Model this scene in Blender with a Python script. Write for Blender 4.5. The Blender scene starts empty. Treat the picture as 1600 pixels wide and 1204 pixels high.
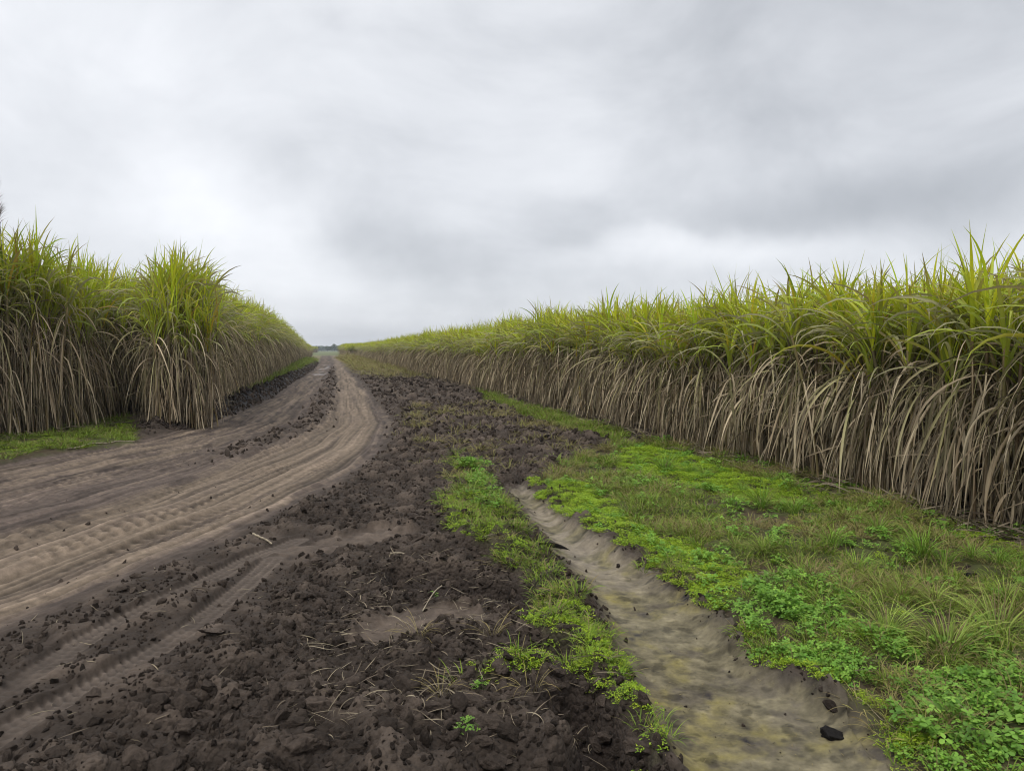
import bpy, math
import numpy as np
from mathutils import Vector
R = math.radians
sc = bpy.context.scene
COL = sc.collection

# ------------------------------------------------------------------ camera
CAM_H, PITCH, FPX = 1.6, R(2.67), 1202.0
cam_d = bpy.data.cameras.new('camera'); cam = bpy.data.objects.new('camera', cam_d); COL.objects.link(cam)
cam.location = (0, 0, CAM_H); cam.rotation_euler = (R(90) - PITCH, 0, 0)
cam_d.sensor_fit = 'HORIZONTAL'; cam_d.sensor_width = 36; cam_d.lens = 36 * FPX / 1600
cam_d.clip_start = 0.05; cam_d.clip_end = 20000
sc.camera = cam
sc.view_settings.view_transform = 'Standard'; sc.view_settings.look = 'None'
sc.view_settings.gamma = 1; sc.view_settings.exposure = 0.28
sc.cycles.max_bounces = 5; sc.cycles.diffuse_bounces = 3; sc.cycles.glossy_bounces = 2
sc.cycles.transmission_bounces = 3; sc.cycles.transparent_max_bounces = 4; sc.cycles.use_denoising = True; sc.cycles.pixel_filter_type = 'BLACKMAN_HARRIS'; sc.cycles.filter_width = 1.05

def pix_dir(px, py):
    u, v = (px - 800) / FPX, (602 - py) / FPX
    d = Vector((u, math.cos(PITCH) + v * math.sin(PITCH), -math.sin(PITCH) + v * math.cos(PITCH)))
    return d.normalized()
def G(px, py, z=0.0):
    d = pix_dir(px, py); t = (z - CAM_H) / d.z
    return (d.x * t, d.y * t)

# ------------------------------------------------------------------ sky (overcast) and sun
SUN_EL, SUN_AZ = R(58), R(215)
world = bpy.data.worlds.new('World'); sc.world = world; world.use_nodes = True
wt = world.node_tree; wt.nodes.clear()
def N(t, typ, **kw):
    n = t.nodes.new(typ)
    for k, v in kw.items():
        if k.startswith('i_'):
            key = k[2:]; key = int(key) if key.isdigit() else key
            n.inputs[key].default_value = v
        else: setattr(n, k, v)
    return n
def M_(t, op, a, b=None, c=None, clamp=False):
    n = t.nodes.new('ShaderNodeMath'); n.operation = op; n.use_clamp = clamp
    for i, v in enumerate((a, b, c)):
        if v is None: continue
        if isinstance(v, (int, float)): n.inputs[i].default_value = v
        else: t.links.new(v, n.inputs[i])
    return n.outputs[0]
def sstep(t, v, a, b, lo=0.0, hi=1.0):
    n = t.nodes.new('ShaderNodeMapRange'); n.interpolation_type = 'SMOOTHSTEP'
    t.links.new(v, n.inputs[0])
    for i, q in enumerate((a, b, lo, hi)): n.inputs[i + 1].default_value = q
    return n.outputs[0]
L = wt.links.new
tc = N(wt, 'ShaderNodeTexCoord')
sep = N(wt, 'ShaderNodeSeparateXYZ'); L(tc.outputs['Generated'], sep.inputs[0])
den = M_(wt, 'ADD', M_(wt, 'MAXIMUM', sep.outputs[2], 0.0), 0.10)
cx = M_(wt, 'DIVIDE', sep.outputs[0], den); cy = M_(wt, 'DIVIDE', sep.outputs[1], den)
cmb = N(wt, 'ShaderNodeCombineXYZ'); L(cx, cmb.inputs[0]); L(cy, cmb.inputs[1])
n1 = N(wt, 'ShaderNodeTexNoise', i_Scale=0.55, i_Detail=5.0, i_Roughness=0.5, i_Distortion=0.3)
L(cmb.outputs[0], n1.inputs['Vector'])
n2 = N(wt, 'ShaderNodeTexNoise', i_Scale=3.6, i_Detail=8.0, i_Roughness=0.56, i_Distortion=0.35)
dv = N(wt, 'ShaderNodeVectorMath', operation='MULTIPLY'); L(tc.outputs['Generated'], dv.inputs[0]); dv.inputs[1].default_value = (1, 1, 1.8)
L(dv.outputs[0], n2.inputs['Vector'])
# direction bent by noise, so that the bright and dark banks have uneven edges
nd = N(wt, 'ShaderNodeTexNoise', i_Scale=2.2, i_Detail=5.0, i_Roughness=0.55)
L(tc.outputs['Generated'], nd.inputs['Vector'])
sub = N(wt, 'ShaderNodeVectorMath', operation='SUBTRACT'); L(nd.outputs['Color'], sub.inputs[0]); sub.inputs[1].default_value = (.5, .5, .5)
scl = N(wt, 'ShaderNodeVectorMath', operation='MULTIPLY'); L(sub.outputs[0], scl.inputs[0]); scl.inputs[1].default_value = (.35, .35, .22)
add = N(wt, 'ShaderNodeVectorMath', operation='ADD'); L(tc.outputs['Generated'], add.inputs[0]); L(scl.outputs[0], add.inputs[1])
val = M_(wt, 'ADD', M_(wt, 'MULTIPLY', M_(wt, 'SUBTRACT', n1.outputs[0], 0.5), 0.15),
         M_(wt, 'MULTIPLY', M_(wt, 'SUBTRACT', n2.outputs[0], 0.5), 0.62))
val = M_(wt, 'ADD', val, 0.615)
# cloud banks: (pixel of the centre, half-angle, vertical squash, amount)
for (px, py, wdeg, sq, amt) in [(350, 350, 7, 1.1, .25), (430, 440, 11, 2.2, .08), (150, 110, 22, 1.2, .15), (1120, 412, 16, 7.0, .22),
                                (1220, 275, 13, 2.6, .10), (640, 270, 11, 1.0, -.02), (1330, 345, 18, 3.6, -.17), (1330, 90, 24, 1.2, -.16),
                                (600, 395, 9, 2.2, -.14), (840, 365, 9, 2.4, -.10), (560, 505, 13, 4.5, -.10), (900, 100, 10, 1.0, .03), (150, 300, 13, 1.6, .10)]:
    d = pix_dir(px, py)
    s1 = N(wt, 'ShaderNodeVectorMath', operation='SUBTRACT'); L(add.outputs[0], s1.inputs[0]); s1.inputs[1].default_value = d
    s2 = N(wt, 'ShaderNodeVectorMath', operation='MULTIPLY'); L(s1.outputs[0], s2.inputs[0]); s2.inputs[1].default_value = (1, 1, sq)
    ln = N(wt, 'ShaderNodeVectorMath', operation='LENGTH'); L(s2.outputs[0], ln.inputs[0])
    m = sstep(wt, ln.outputs['Value'], 0.0, R(wdeg), amt, 0.0)
    val = M_(wt, 'ADD', val, m)
ramp = N(wt, 'ShaderNodeValToRGB'); L(val, ramp.inputs[0])
cr = ramp.color_ramp; cr.interpolation = 'B_SPLINE'
cr.elements[0].position = 0.15; cr.elements[0].color = (.31, .33, .36, 1)
cr.elements[1].position = 1.0; cr.elements[1].color = (.93, .945, .98, 1)
e = cr.elements.new(0.42); e.color = (.445, .465, .50, 1)
e = cr.elements.new(0.66); e.color = (.655, .675, .712, 1)
# an overcast sky is brightest overhead
zen = sstep(wt, sep.outputs[2], 0.44, 0.95, 1.0, 2.1)
cl = N(wt, 'ShaderNodeVectorMath', operation='SCALE'); L(ramp.outputs[0], cl.inputs[0]); L(zen, cl.inputs['Scale'])
bgc = N(wt, 'ShaderNodeBackground'); L(cl.outputs[0], bgc.inputs[0]); bgc.inputs[1].default_value = 1.0
sky = N(wt, 'ShaderNodeTexSky', sky_type='NISHITA', sun_disc=False, sun_elevation=SUN_EL, sun_rotation=SUN_AZ)
bgs = N(wt, 'ShaderNodeBackground'); L(sky.outputs[0], bgs.inputs[0]); bgs.inputs[1].default_value = 0.10
mixw = N(wt, 'ShaderNodeMixShader'); mixw.inputs[0].default_value = 0.95; L(bgs.outputs[0], mixw.inputs[1]); L(bgc.outputs[0], mixw.inputs[2])
wo = N(wt, 'ShaderNodeOutputWorld'); L(mixw.outputs[0], wo.inputs[0])
sl = bpy.data.lights.new('sun', 'SUN'); sl.energy = 1.3; sl.angle = R(25); sl.color = (1, .97, .92)
so = bpy.data.objects.new('sun', sl); COL.objects.link(so)
sd = Vector((math.sin(SUN_AZ) * math.cos(SUN_EL), math.cos(SUN_AZ) * math.cos(SUN_EL), math.sin(SUN_EL)))
so.rotation_euler = sd.to_track_quat('Z', 'Y').to_euler()

# ------------------------------------------------------------------ numpy noise
def _h(ix, iy, s):
    h = (ix.astype(np.int64) * 374761393 + iy.astype(np.int64) * 668265263 + s * 1442695041) & 0xffffffff
    h = ((h ^ (h >> 13)) * 1274126177) & 0xffffffff
    h = ((h ^ (h >> 16)) * 2246822519) & 0xffffffff
    return (h ^ (h >> 15)) & 0xffffffff
def pn(x, y, s=0):
    ix, iy = np.floor(x), np.floor(y); fx, fy = x - ix, y - iy
    u, v = fx * fx * fx * (fx * (fx * 6 - 15) + 10), fy * fy * fy * (fy * (fy * 6 - 15) + 10)
    def g(a, b):
        th = _h(ix + a, iy + b, s) * (2 * math.pi / 4294967296.0)
        return np.cos(th) * (fx - a) + np.sin(th) * (fy - b)
    a, b, c, d = g(0, 0), g(1, 0), g(0, 1), g(1, 1)
    return (a + (b - a) * u + (c - a) * v + (a - b - c + d) * u * v) * 1.5
def fbm(x, y, o=4, s=0, r=.5):
    t, a = np.zeros_like(x), 1.0
    for i in range(o):
        t += a * pn(x * 2 ** i, y * 2 ** i, s + i * 17); a *= r
    return t
def worley(x, y, s=0):
    ix, iy = np.floor(x), np.floor(y); f1 = np.full_like(x, 9.0); f2 = f1.copy(); idr = np.zeros_like(x)
    for a in (-1, 0, 1):
        for b in (-1, 0, 1):
            h = _h(ix + a, iy + b, s); h2 = _h(ix + a, iy + b, s + 77)
            d = np.hypot(ix + a + h / 4294967296. - x, iy + b + h2 / 4294967296. - y)
            n = d < f1; f2 = np.where(n, f1, np.minimum(f2, d)); idr = np.where(n, h2 / 4294967296., idr); f1 = np.where(n, d, f1)
    return f1, f2, idr
def ss(a, b, v):
    t = np.clip((v - a) / (b - a), 0, 1); return t * t * (3 - 2 * t)
def sdf(poly, x, y):
    """signed distance to a closed ground outline, negative inside"""
    d = np.full_like(x, 1e9); ins = np.zeros(x.shape, bool); n = len(poly)
    for i in range(n):
        x0, y0 = poly[i]; x1, y1 = poly[(i + 1) % n]; ex, ey = x1 - x0, y1 - y0
        t = np.clip(((x - x0) * ex + (y - y0) * ey) / (ex * ex + ey * ey + 1e-12), 0, 1)
        d = np.minimum(d, np.hypot(x - x0 - t * ex, y - y0 - t * ey))
        c = ((y0 > y) != (y1 > y)) & (x < ex * (y - y0) / (ey + 1e-12 * (ey == 0)) + x0)
        ins ^= c
    return np.where(ins, -d, d)
def track(line, x, y):
    """distance across, distance along a polyline"""
    best = np.full_like(x, 1e9); along = np.zeros_like(x); acc = 0.0
    for (x0, y0), (x1, y1) in zip(line[:-1], line[1:]):
        ex, ey = x1 - x0, y1 - y0; l = math.hypot(ex, ey)
        t = np.clip(((x - x0) * ex + (y - y0) * ey) / (l * l), 0, 1)
        dx, dy = x - x0 - t * ex, y - y0 - t * ey
        d = np.hypot(dx, dy); sg = np.sign(ex * dy - ey * dx)
        n = d < np.abs(best); best = np.where(n, d * sg, best); along = np.where(n, acc + t * l, along); acc += l
    return best, along
P = lambda *pts: [G(*p) for p in pts]

# ------------------------------------------------------------------ the ground plan (metres; camera foot at the origin)
DITCH = P((790, 772), (815, 805), (838, 840), (868, 875), (900, 905), (925, 945), (935, 985), (955, 1030), (985, 1080), (1000, 1130), (1015, 1165), (1050, 1215)) + \
        [(0.7, 2.2), (0.8, 1.0), (2.1, 1.0), (1.9, 2.2)] + \
        P((1445, 1204), (1362, 1120), (1268, 1060), (1186, 1030), (1140, 975), (1080, 930), (1012, 885), (950, 852), (900, 818), (850, 780), (815, 762))
HOLLOW = P((845, 1092), (880, 1070), (930, 1082), (965, 1110), (985, 1160), (1000, 1204), (1010, 1300), (880, 1300), (870, 1180), (850, 1130))
NOTCH = P((780, 1030), (830, 1012), (880, 1018), (935, 1045), (900, 1052), (840, 1050), (795, 1060))
NOTCH2 = P((600, 905), (680, 900), (760, 915), (830, 930), (845, 945), (800, 965), (700, 948), (610, 930))
MOSS_L = P((700, 716), (735, 740), (772, 770), (792, 805), (830, 850), (862, 900), (885, 935), (925, 965), (940, 1000), (965, 1040), (1000, 1100), (1020, 1160), (1060, 1230),
           (1010, 1190), (975, 1110), (930, 1072), (860, 1062), (790, 1085), (735, 1080), (720, 1060), (800, 1040), (860, 1045), (840, 1000), (850, 965), (830, 920), (760, 880), (700, 855), (690, 800), (715, 760))
GREEN_R = P((850, 765), (870, 735), (940, 705), (1000, 692), (1100, 696), (1250, 740), (1400, 785), (1600, 838), (2000, 930), (2600, 1300), (1460, 1260), (1425, 1204),
            (1345, 1118), (1258, 1054), (1184, 1024), (1144, 970), (1082, 926), (1014, 880), (952, 848), (902, 814))
STRIP_R = P((745, 612), (800, 632), (870, 652), (985, 684), (960, 696), (900, 682), (840, 660), (775, 638))
BAND_1 = P((848, 770), (880, 752), (930, 768), (960, 792), (1000, 828), (1080, 856), (1160, 900), (1200, 935), (1150, 945), (1110, 940), (1050, 892), (960, 852), (895, 810))
BAND_2 = P((965, 708), (1010, 700), (1080, 716), (1180, 752), (1290, 792), (1240, 800), (1150, 785), (1050, 770), (1000, 745), (960, 735))
BAND_3 = P((1250, 745), (1400, 790), (1600, 842), (1800, 900), (1750, 940), (1600, 880), (1420, 830), (1250, 775))
CLOVER = P((1165, 925), (1240, 905), (1300, 940), (1310, 985), (1375, 1000), (1410, 1050), (1330, 1075), (1260, 1050), (1190, 1030), (1150, 975))
CLOVER_2 = P((1400, 1085), (1480, 1035), (1600, 1050), (1800, 1100), (1850, 1300), (1600, 1300), (1470, 1204), (1405, 1140))
CLOVER_3 = P((715, 738), (760, 745), (785, 775), (790, 810), (750, 830), (720, 800), (735, 770))
BAND_4 = P((815, 985), (860, 962), (920, 972), (945, 1010), (968, 1040), (1004, 1095), (992, 1125), (960, 1078), (920, 1045), (880, 1012), (835, 1005))
BAND_5 = P((740, 1078), (820, 1058), (900, 1048), (955, 1075), (990, 1110), (1015, 1165), (1045, 1230), (1020, 1210), (985, 1140), (950, 1092), (900, 1064), (830, 1080))
GRASS_L = [(-13, 9.5), (-9.5, 11.0)] + P((0, 722), (110, 706), (205, 695), (222, 676), (200, 655), (100, 660), (0, 660)) + [(-13, 14)]
PALE_1 = P((425, 862), (500, 848), (600, 836), (660, 838), (640, 848), (560, 852), (480, 868), (440, 874))
PALE_2 = P((545, 1000), (600, 975), (680, 958), (765, 955), (770, 975), (700, 980), (620, 998), (560, 1014))
TYRE_1 = P((470, 842), (391, 872), (300, 920), (200, 965), (120, 1008), (50, 1060), (-20, 1096), (-200, 1180))
TYRE_2 = P((430, 872), (385, 912), (300, 985), (170, 1060), (60, 1120), (-60, 1190), (-200, 1290))
YK = [-40, 0, 4, 8, 10.9, 13.2, 16.9, 26, 36, 60, 101, 200, 400]
XL_ = [-12, -9, -8.5, -7.6, -7.3, -6.7, -6.6, -8.2, -10.4, -15.6, -25.3, -49.5, -98]
YR = [-40, 0, 4.4, 5.4, 7.6, 10.5, 12.5, 16.9, 25, 36, 60, 101, 200, 400]
XR_ = [-6, -3.9, -2.95, -2.7, -2.35, -2.15, -2.2, -2.75, -4.6, -7.1, -12.9, -22.3, -46, -94]
caneR = lambda y: 5.95 - 0.245 * y
def caneL(y): return np.interp(y, [-5, 9, 13.4, 15.9, 15.95, 20, 60, 400], [-14, -10.3, -9.0, -8.3, -6.95, -7.9, -17.8, -101.1])

def plan(x, y, full=True):
    """height, base colour, looseness and wetness of the ground at x, y"""
    wx, wy = x + .10 * fbm(x * 2.1, y * 2.1, 3, 5), y + .14 * fbm(x * 2.1 + 9, y * 2.1, 3, 6)
    xl, xr = np.interp(wy, YK, XL_), np.interp(wy, YR, XR_)
    t = (wx - xl) / (xr - xl)
    tt = (x + .03 * pn(x * .8, y * .8, 3) - np.interp(y, YK, XL_)) / (np.interp(y, YR, XR_) - np.interp(y, YK, XL_))
    road = ss(xl - .12, xl + .12, wx) * (1 - ss(xr - .10, xr + .25, wx))
    mid = np.exp(-((t - .57 - .03 * pn(y * .3, y * 0, 8)) / .105) ** 2) * ss(9.5, 13, y) * (1 - ss(45, 90, y)) * road
    loose = 1 - road
    n_lo = fbm(x * .9, y * .9, 3, 11); n_md = fbm(x * 3.1, y * 3.1, 4, 12); n_hi = fbm(x * 13, y * 13, 4, 13)
    z = .018 * n_lo
    soil = np.array([.040, .030, .023]); soil2 = np.array([.095, .072, .055]); pale = np.array([.148, .112, .080]); wet = np.array([.082, .062, .050])
    mix = lambda a, b, m: a * (1 - m[:, None]) + b * m[:, None]
    c = np.tile(soil, (len(x), 1)); c = mix(c, soil2, ss(-.3, .9, n_md) * .9)
    near = 1 - ss(70, 160, y)
    # road: ruts run along it
    Lk = y * (1 + 0 * x)
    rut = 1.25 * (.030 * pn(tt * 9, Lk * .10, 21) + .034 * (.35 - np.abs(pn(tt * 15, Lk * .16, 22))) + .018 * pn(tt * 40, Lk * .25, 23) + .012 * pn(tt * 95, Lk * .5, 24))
    crumb = ss(.15, .5, fbm(tt * 22, Lk * .9, 3, 25)) * (1 - .8 * ss(.62, .7, t) * (1 - ss(.93, 1, t)))
    fine = .004 * n_hi + .012 * crumb * np.abs(n_hi) + .006 * np.maximum(0, n_md) * ss(.2, .7, pn(tt * 6, Lk * .2, 29))
    z += road * near * (rut + fine - .02 + .014 * (pn(tt * 75, Lk * .16, 28) + pn(tt * 34, Lk * .12, 27)))
    w2 = ss(.60, .70, t) * (1 - ss(.93, 1.02, t)); w1 = ss(.04, .14, t) * (1 - ss(.36, .46, t))
    lines = .40 * pn(tt * 34, Lk * .12, 27) + .38 * pn(tt * 75, Lk * .16, 28) + .30 * pn(tt * 150, Lk * .3, 31)
    rc = mix(np.tile(wet, (len(x), 1)), pale, np.clip(.95 * w2 + .42 * w1 + .55 * pn(tt * 16, Lk * .15, 24) + .35 * pn(tt * 45, Lk * .3, 26) + .25 * n_md - .5 * crumb, 0, 1))
    rc = rc * (1 + 4.0 * rut[:, None]) * np.clip(1 + 1.1 * lines, .35, 1.8)[:, None] * (1 + .30 * n_hi[:, None]) * (1 - .30 * crumb[:, None])  # tone follows the relief: track streaks plus painted shade in the grooves
    c = mix(c, rc, road * (1 - .9 * mid))
    # rows of lug prints beside the wheel paths; their dips are shaded in the colour too
    for (t0, wd, sd_) in ((.30, .03, 1), (.47, .026, 2), (.90, .028, 3), (.80, .024, 4), (.16, .03, 5), (.67, .022, 6), (.38, .026, 7)):
        q = np.abs(tt - t0 - .01 * pn(y * .15, y * 0, 30 + sd_)) / wd
        lug = (1 - ss(.8, 1.1, q)) * np.tanh(2.5 * np.sin((y * 1.03 + q * .05) * 2 * math.pi / .17)) * road * (1 - ss(20, 30, y)) * ss(-.2, .3, pn(y * .35, tt * 0, 40 + sd_))
        z += .012 * lug; c *= (1 + .22 * lug)[:, None]
    loose = np.maximum(loose, .85 * mid)
    # loose tilled earth
    amp = np.clip(ss(0, .5, x - xr) + ss(0, .3, xl - x) * .9, 0, 1) * near + mid * .8
    f1, f2, idr = worley(x * 5.2 + .5 * n_md, y * 5.2, 51); g1, g2, idg = worley(x * 12, y * 12 + .6 * n_md, 52)
    e1, _e, ide = worley(x * 2.6 + .4 * n_md, y * 2.1, 53); bigc = np.sqrt(np.maximum(0, 1 - e1 * 1.3)) * ide * ss(9, 16, y)
    clod = np.sqrt(np.maximum(0, 1 - f1 * 1.15)) * (.4 + .8 * idr) + 2.2 * bigc; clod2 = np.sqrt(np.maximum(0, 1 - g1 * 1.2)) * (.3 + idg)
    tks = [track(ln, x, y) for ln in (TYRE_1, TYRE_2)]; qt = np.minimum(np.abs(tks[0][0]), np.abs(tks[1][0])); amp = amp * (1 - .75 * np.exp(-(qt / .30) ** 2))
    dry = ss(.1, .55, pn(x * .55 + 4, y * .55, 14))
    tilled = amp * (1 - .35 * dry)
    z += tilled * (.035 + .060 * n_lo + .060 * n_md + .052 * clod + .030 * clod2 + .014 * n_hi)
    c = mix(c, c * (.62 + .75 * (idr * .5 + idg * .5) + .5 * bigc)[:, None], np.clip(amp, 0, 1))
    # black clods thrown up along the far side of the road
    bank = ss(-.9, -.5, x - xl) * (1 - ss(-.05, .15, x - xl)) * ss(14, 18, y) * (1 - ss(80, 130, y))
    z += bank * (.07 + .05 * clod)
    c = mix(c, np.array([.016, .014, .014]), bank * .95)
    damp = bank * .5
    # tractor tyre prints; shade in the tread is also put into the colour
    for ln, hw in ((TYRE_1, .085), (TYRE_2, .085)):
        u, s = track(ln, x, y); q = np.abs(u) / hw; m = 1 - ss(.85, 1.25, q)
        rim = np.exp(-((q - 1.35) / .25) ** 2)
        fade = .4 + .6 * ss(-.4, .2, pn(s * .8, s * 0, 61))
        lug = .6 * np.sin((s / .055 + np.abs(u) / .13) * 2 * math.pi) + .8 * np.cos(u / .062 * 2 * math.pi) * (.6 + .4 * n_md)
        z = z * (1 - m * .85 * fade) + m * fade * (-.013 + .010 * lug + .004 * n_hi) + rim * .010 * fade * (1 - m)
        c = mix(c, np.array([.095, .075, .060]) * (1 + .34 * lug[:, None]), m * .7 * fade); loose *= 1 - m * .6
        amp *= 1 - m
    for pl in (PALE_1, PALE_2):
        d = sdf(pl, wx, wy); m = 1 - ss(-.03, .06, d)
        m = m * ss(-.5, .05, n_md + .3); z = z * (1 - .6 * m) + m * .008 * n_md; c = mix(c, np.array([.115, .088, .068]) * (1 + .35 * n_md[:, None] + .3 * n_hi[:, None]), m * .5); loose *= 1 - .5 * m; amp *= 1 - m
    # grassy bank and green strips
    dg = sdf(GREEN_R, wx, wy); dst = sdf(STRIP_R, wx, wy); dml = sdf(MOSS_L, wx, wy); dgl = sdf(GRASS_L, wx, wy)
    gr = np.maximum.reduce([1 - ss(-.12, .1, dg), 1 - ss(-.1, .1, dst), 1 - ss(-.1, .1, dgl)])
    z = z * (1 - .75 * gr) + gr * (.035 + .035 * n_lo + .025 * n_md + .006 * n_hi)
    gsoil = np.array([.060, .045, .026]); ggr = np.array([.055, .062, .018])
    c = mix(c, mix(np.tile(gsoil, (len(x), 1)), ggr, ss(-.4, .5, n_md + .6 * n_lo)), gr * .95)
    ml = 1 - ss(-.06, .05, dml)
    z += ml * (.055 + .02 * n_md); c = mix(c, np.array([.06, .058, .026]), ml * .7)
    loose *= 1 - .8 * gr; amp *= 1 - gr
    # litter under the cane
    lit = np.maximum(ss(-.35, .05, x - caneR(y)), ss(-.3, .05, caneL(y) - x) * ss(5, 9, y))
    c = mix(c, np.array([.085, .066, .045]) * (1 + .5 * n_hi[:, None]), lit * .9); loose *= 1 - lit
    c = mix(c, np.array([.115, .12, .035]), ss(.0, .35, xl - .75 - x) * (1 - lit) * ss(18, 22, y) * .8)
    # cut faces and hollows, their shade also painted as darker soil colour
    dh = sdf(HOLLOW, wx, wy); mh = 1 - ss(-.10, .015, dh)
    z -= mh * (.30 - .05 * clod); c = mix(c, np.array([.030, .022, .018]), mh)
    for nt, dp in ((NOTCH, .14), (NOTCH2, .12)):
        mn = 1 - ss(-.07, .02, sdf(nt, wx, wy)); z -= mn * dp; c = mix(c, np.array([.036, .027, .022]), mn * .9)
    # ditch
    sx, sy = x + .05 * pn(x * 2.3, y * 2.3, 5) + .014 * n_md, y + .06 * pn(x * 2.3 + 9, y * 2.3, 6); dd = sdf(DITCH, sx, sy); lowr = ss(-.02, .32, dd + .05 * n_md) ; z = np.where(gr > .3, z * (.15 + .85 * lowr), z); shore = np.exp(-((dd - .02) / .10) ** 2) * ss(.2, 1, gr + ml); z += shore * (.008 * clod + .014 * clod2 + .006 * n_hi); din = 1 - ss(-.20, .10, dd + .02 * n_md); deep = .030 + .022 * (1 - ss(4.5, 9, y))
    bed = -deep + .004 * n_lo + .006 * n_md * ss(4.5, 8, y) + .004 * n_hi - .012 * ss(0, -.35, dd)
    z = z * (1 - din) + bed * din
    al = ss(-.05, .5, fbm(x * 1.9 + 3, y * 1.7, 5, 71, .6)) * (1 - ss(5.0, 7.5, y)); st = fbm(x * 5 + y * 3, y * 5 - x * 2, 5, 73, .65)
    dc = np.tile(np.array([.132, .112, .068]), (len(x), 1)) * (1 + .55 * st[:, None])
    dc = mix(dc, np.array([.180, .150, .048]), al * .6 * (.6 + st))
    dc = mix(dc, np.array([.085, .070, .055]), ss(.15, .7, fbm(x * 2.6, y * 2.6, 5, 72, .6)) * .6)
    dc = mix(dc, np.array([.215, .178, .130]), ss(4.6, 6, y) * ss(-.1, .4, n_md + .3) * .8)
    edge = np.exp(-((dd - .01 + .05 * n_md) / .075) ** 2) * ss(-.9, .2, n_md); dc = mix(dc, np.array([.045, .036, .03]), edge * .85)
    dc *= (1 + .26 * n_hi)[:, None]; dc *= (1 - .45 * ss(.45, .7, fbm(x * 7, y * 7, 3, 74)))[:, None]
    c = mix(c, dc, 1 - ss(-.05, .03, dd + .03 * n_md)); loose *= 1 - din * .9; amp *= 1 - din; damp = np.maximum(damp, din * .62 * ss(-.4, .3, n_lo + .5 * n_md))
    # the mud shelf on the far side of the ditch head
    # far: stubble, then pasture
    far = ss(40, 110, y + 0.35 * (x - xr) + 25 * n_lo) * (1 - road)
    c = mix(c, np.array([.16, .14, .07]) * (1 + .3 * fbm(x * .2, y * .06, 3, 81))[:, None], far * .9); loose *= 1 - far
    grn = ss(190, 230, y); c = mix(c, np.array([.115, .13, .055]) * (1 + .3 * fbm(x * .004, y * .01, 3, 82))[:, None], grn)
    z = z * (1 - ss(150, 220, y))
    ex = (y < -3) | (np.abs(x) > 60)
    z = np.where(ex, z * .2, z)
    dist = np.hypot(x, y); puddle = road * ss(38, 45, y) * (1 - ss(75, 90, y)) * (1 - ss(.12, .22, np.abs(t - .33))) * ss(0, .3, pn(x * 1.2, y * .25, 91))
    damp = np.maximum(damp, puddle)
    return z, np.clip(c, .004, .8), np.clip(loose * np.clip(amp, 0, 1), 0, 1), np.clip(damp, 0, 1)
def hgt(x, y): return plan(np.atleast_1d(np.asarray(x, float)), np.atleast_1d(np.asarray(y, float)))[0]

# ------------------------------------------------------------------ mesh and material helpers
def mesh(name, v, f, mats, col=None, smooth=True, attrs=None, midx=None):
    v = np.asarray(v, np.float32); f = np.asarray(f, np.int32); me = bpy.data.meshes.new(name)
    me.vertices.add(len(v)); me.vertices.foreach_set('co', v.ravel())
    n, k = f.shape; me.loops.add(n * k); me.loops.foreach_set('vertex_index', f.ravel())
    me.polygons.add(n); me.polygons.foreach_set('loop_start', np.arange(0, n * k, k, dtype=np.int32))
    me.polygons.foreach_set('use_smooth', np.full(n, smooth))
    for m in (mats if isinstance(mats, (list, tuple)) else [mats]): me.materials.append(m)
    if midx is not None: me.polygons.foreach_set('material_index', np.asarray(midx, np.int32))
    if col is not None:
        a = me.color_attributes.new('tint', 'FLOAT_COLOR', 'POINT')
        cc = np.ones((len(v), 4), np.float32); cc[:, :3] = col; a.data.foreach_set('color', cc.ravel())
    for k_, d in (attrs or {}).items():
        a = me.attributes.new(k_, 'FLOAT', 'POINT'); a.data.foreach_set('value', np.asarray(d, np.float32))
    me.update(calc_edges=True); return me
def obj(name, me, parent=None, loc=None):
    o = bpy.data.objects.new(name, me); COL.objects.link(o)
    if parent: o.parent = parent
    if loc is not None: o.location = loc
    return o
def tag(o, label=None, cat=None, group=None, kind=None):
    for k, v in (('label', label), ('category', cat), ('group', group), ('kind', kind)):
        if v: o[k] = v
    return o
def empty(name, loc, rz=0, s=(1, 1, 1)):
    o = bpy.data.objects.new(name, None); COL.objects.link(o); o.location = loc; o.rotation_euler = (0, 0, rz); o.scale = s
    o.empty_display_size = .1; return o
class Bag:
    def __init__(s): s.v, s.f, s.c, s.m, s.n = [], [], [], [], 0
    def add(s, v, f, c, mi=0):
        s.v.append(v); s.f.append(f + s.n); s.n += len(v); s.m.append(np.full(len(f), mi))
        s.c.append(np.broadcast_to(c, (len(v), 3)))
    def build(s, name, mats, smooth=True):
        return mesh(name, np.concatenate(s.v), np.concatenate(s.f), mats, np.concatenate(s.c), smooth, midx=np.concatenate(s.m))
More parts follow.
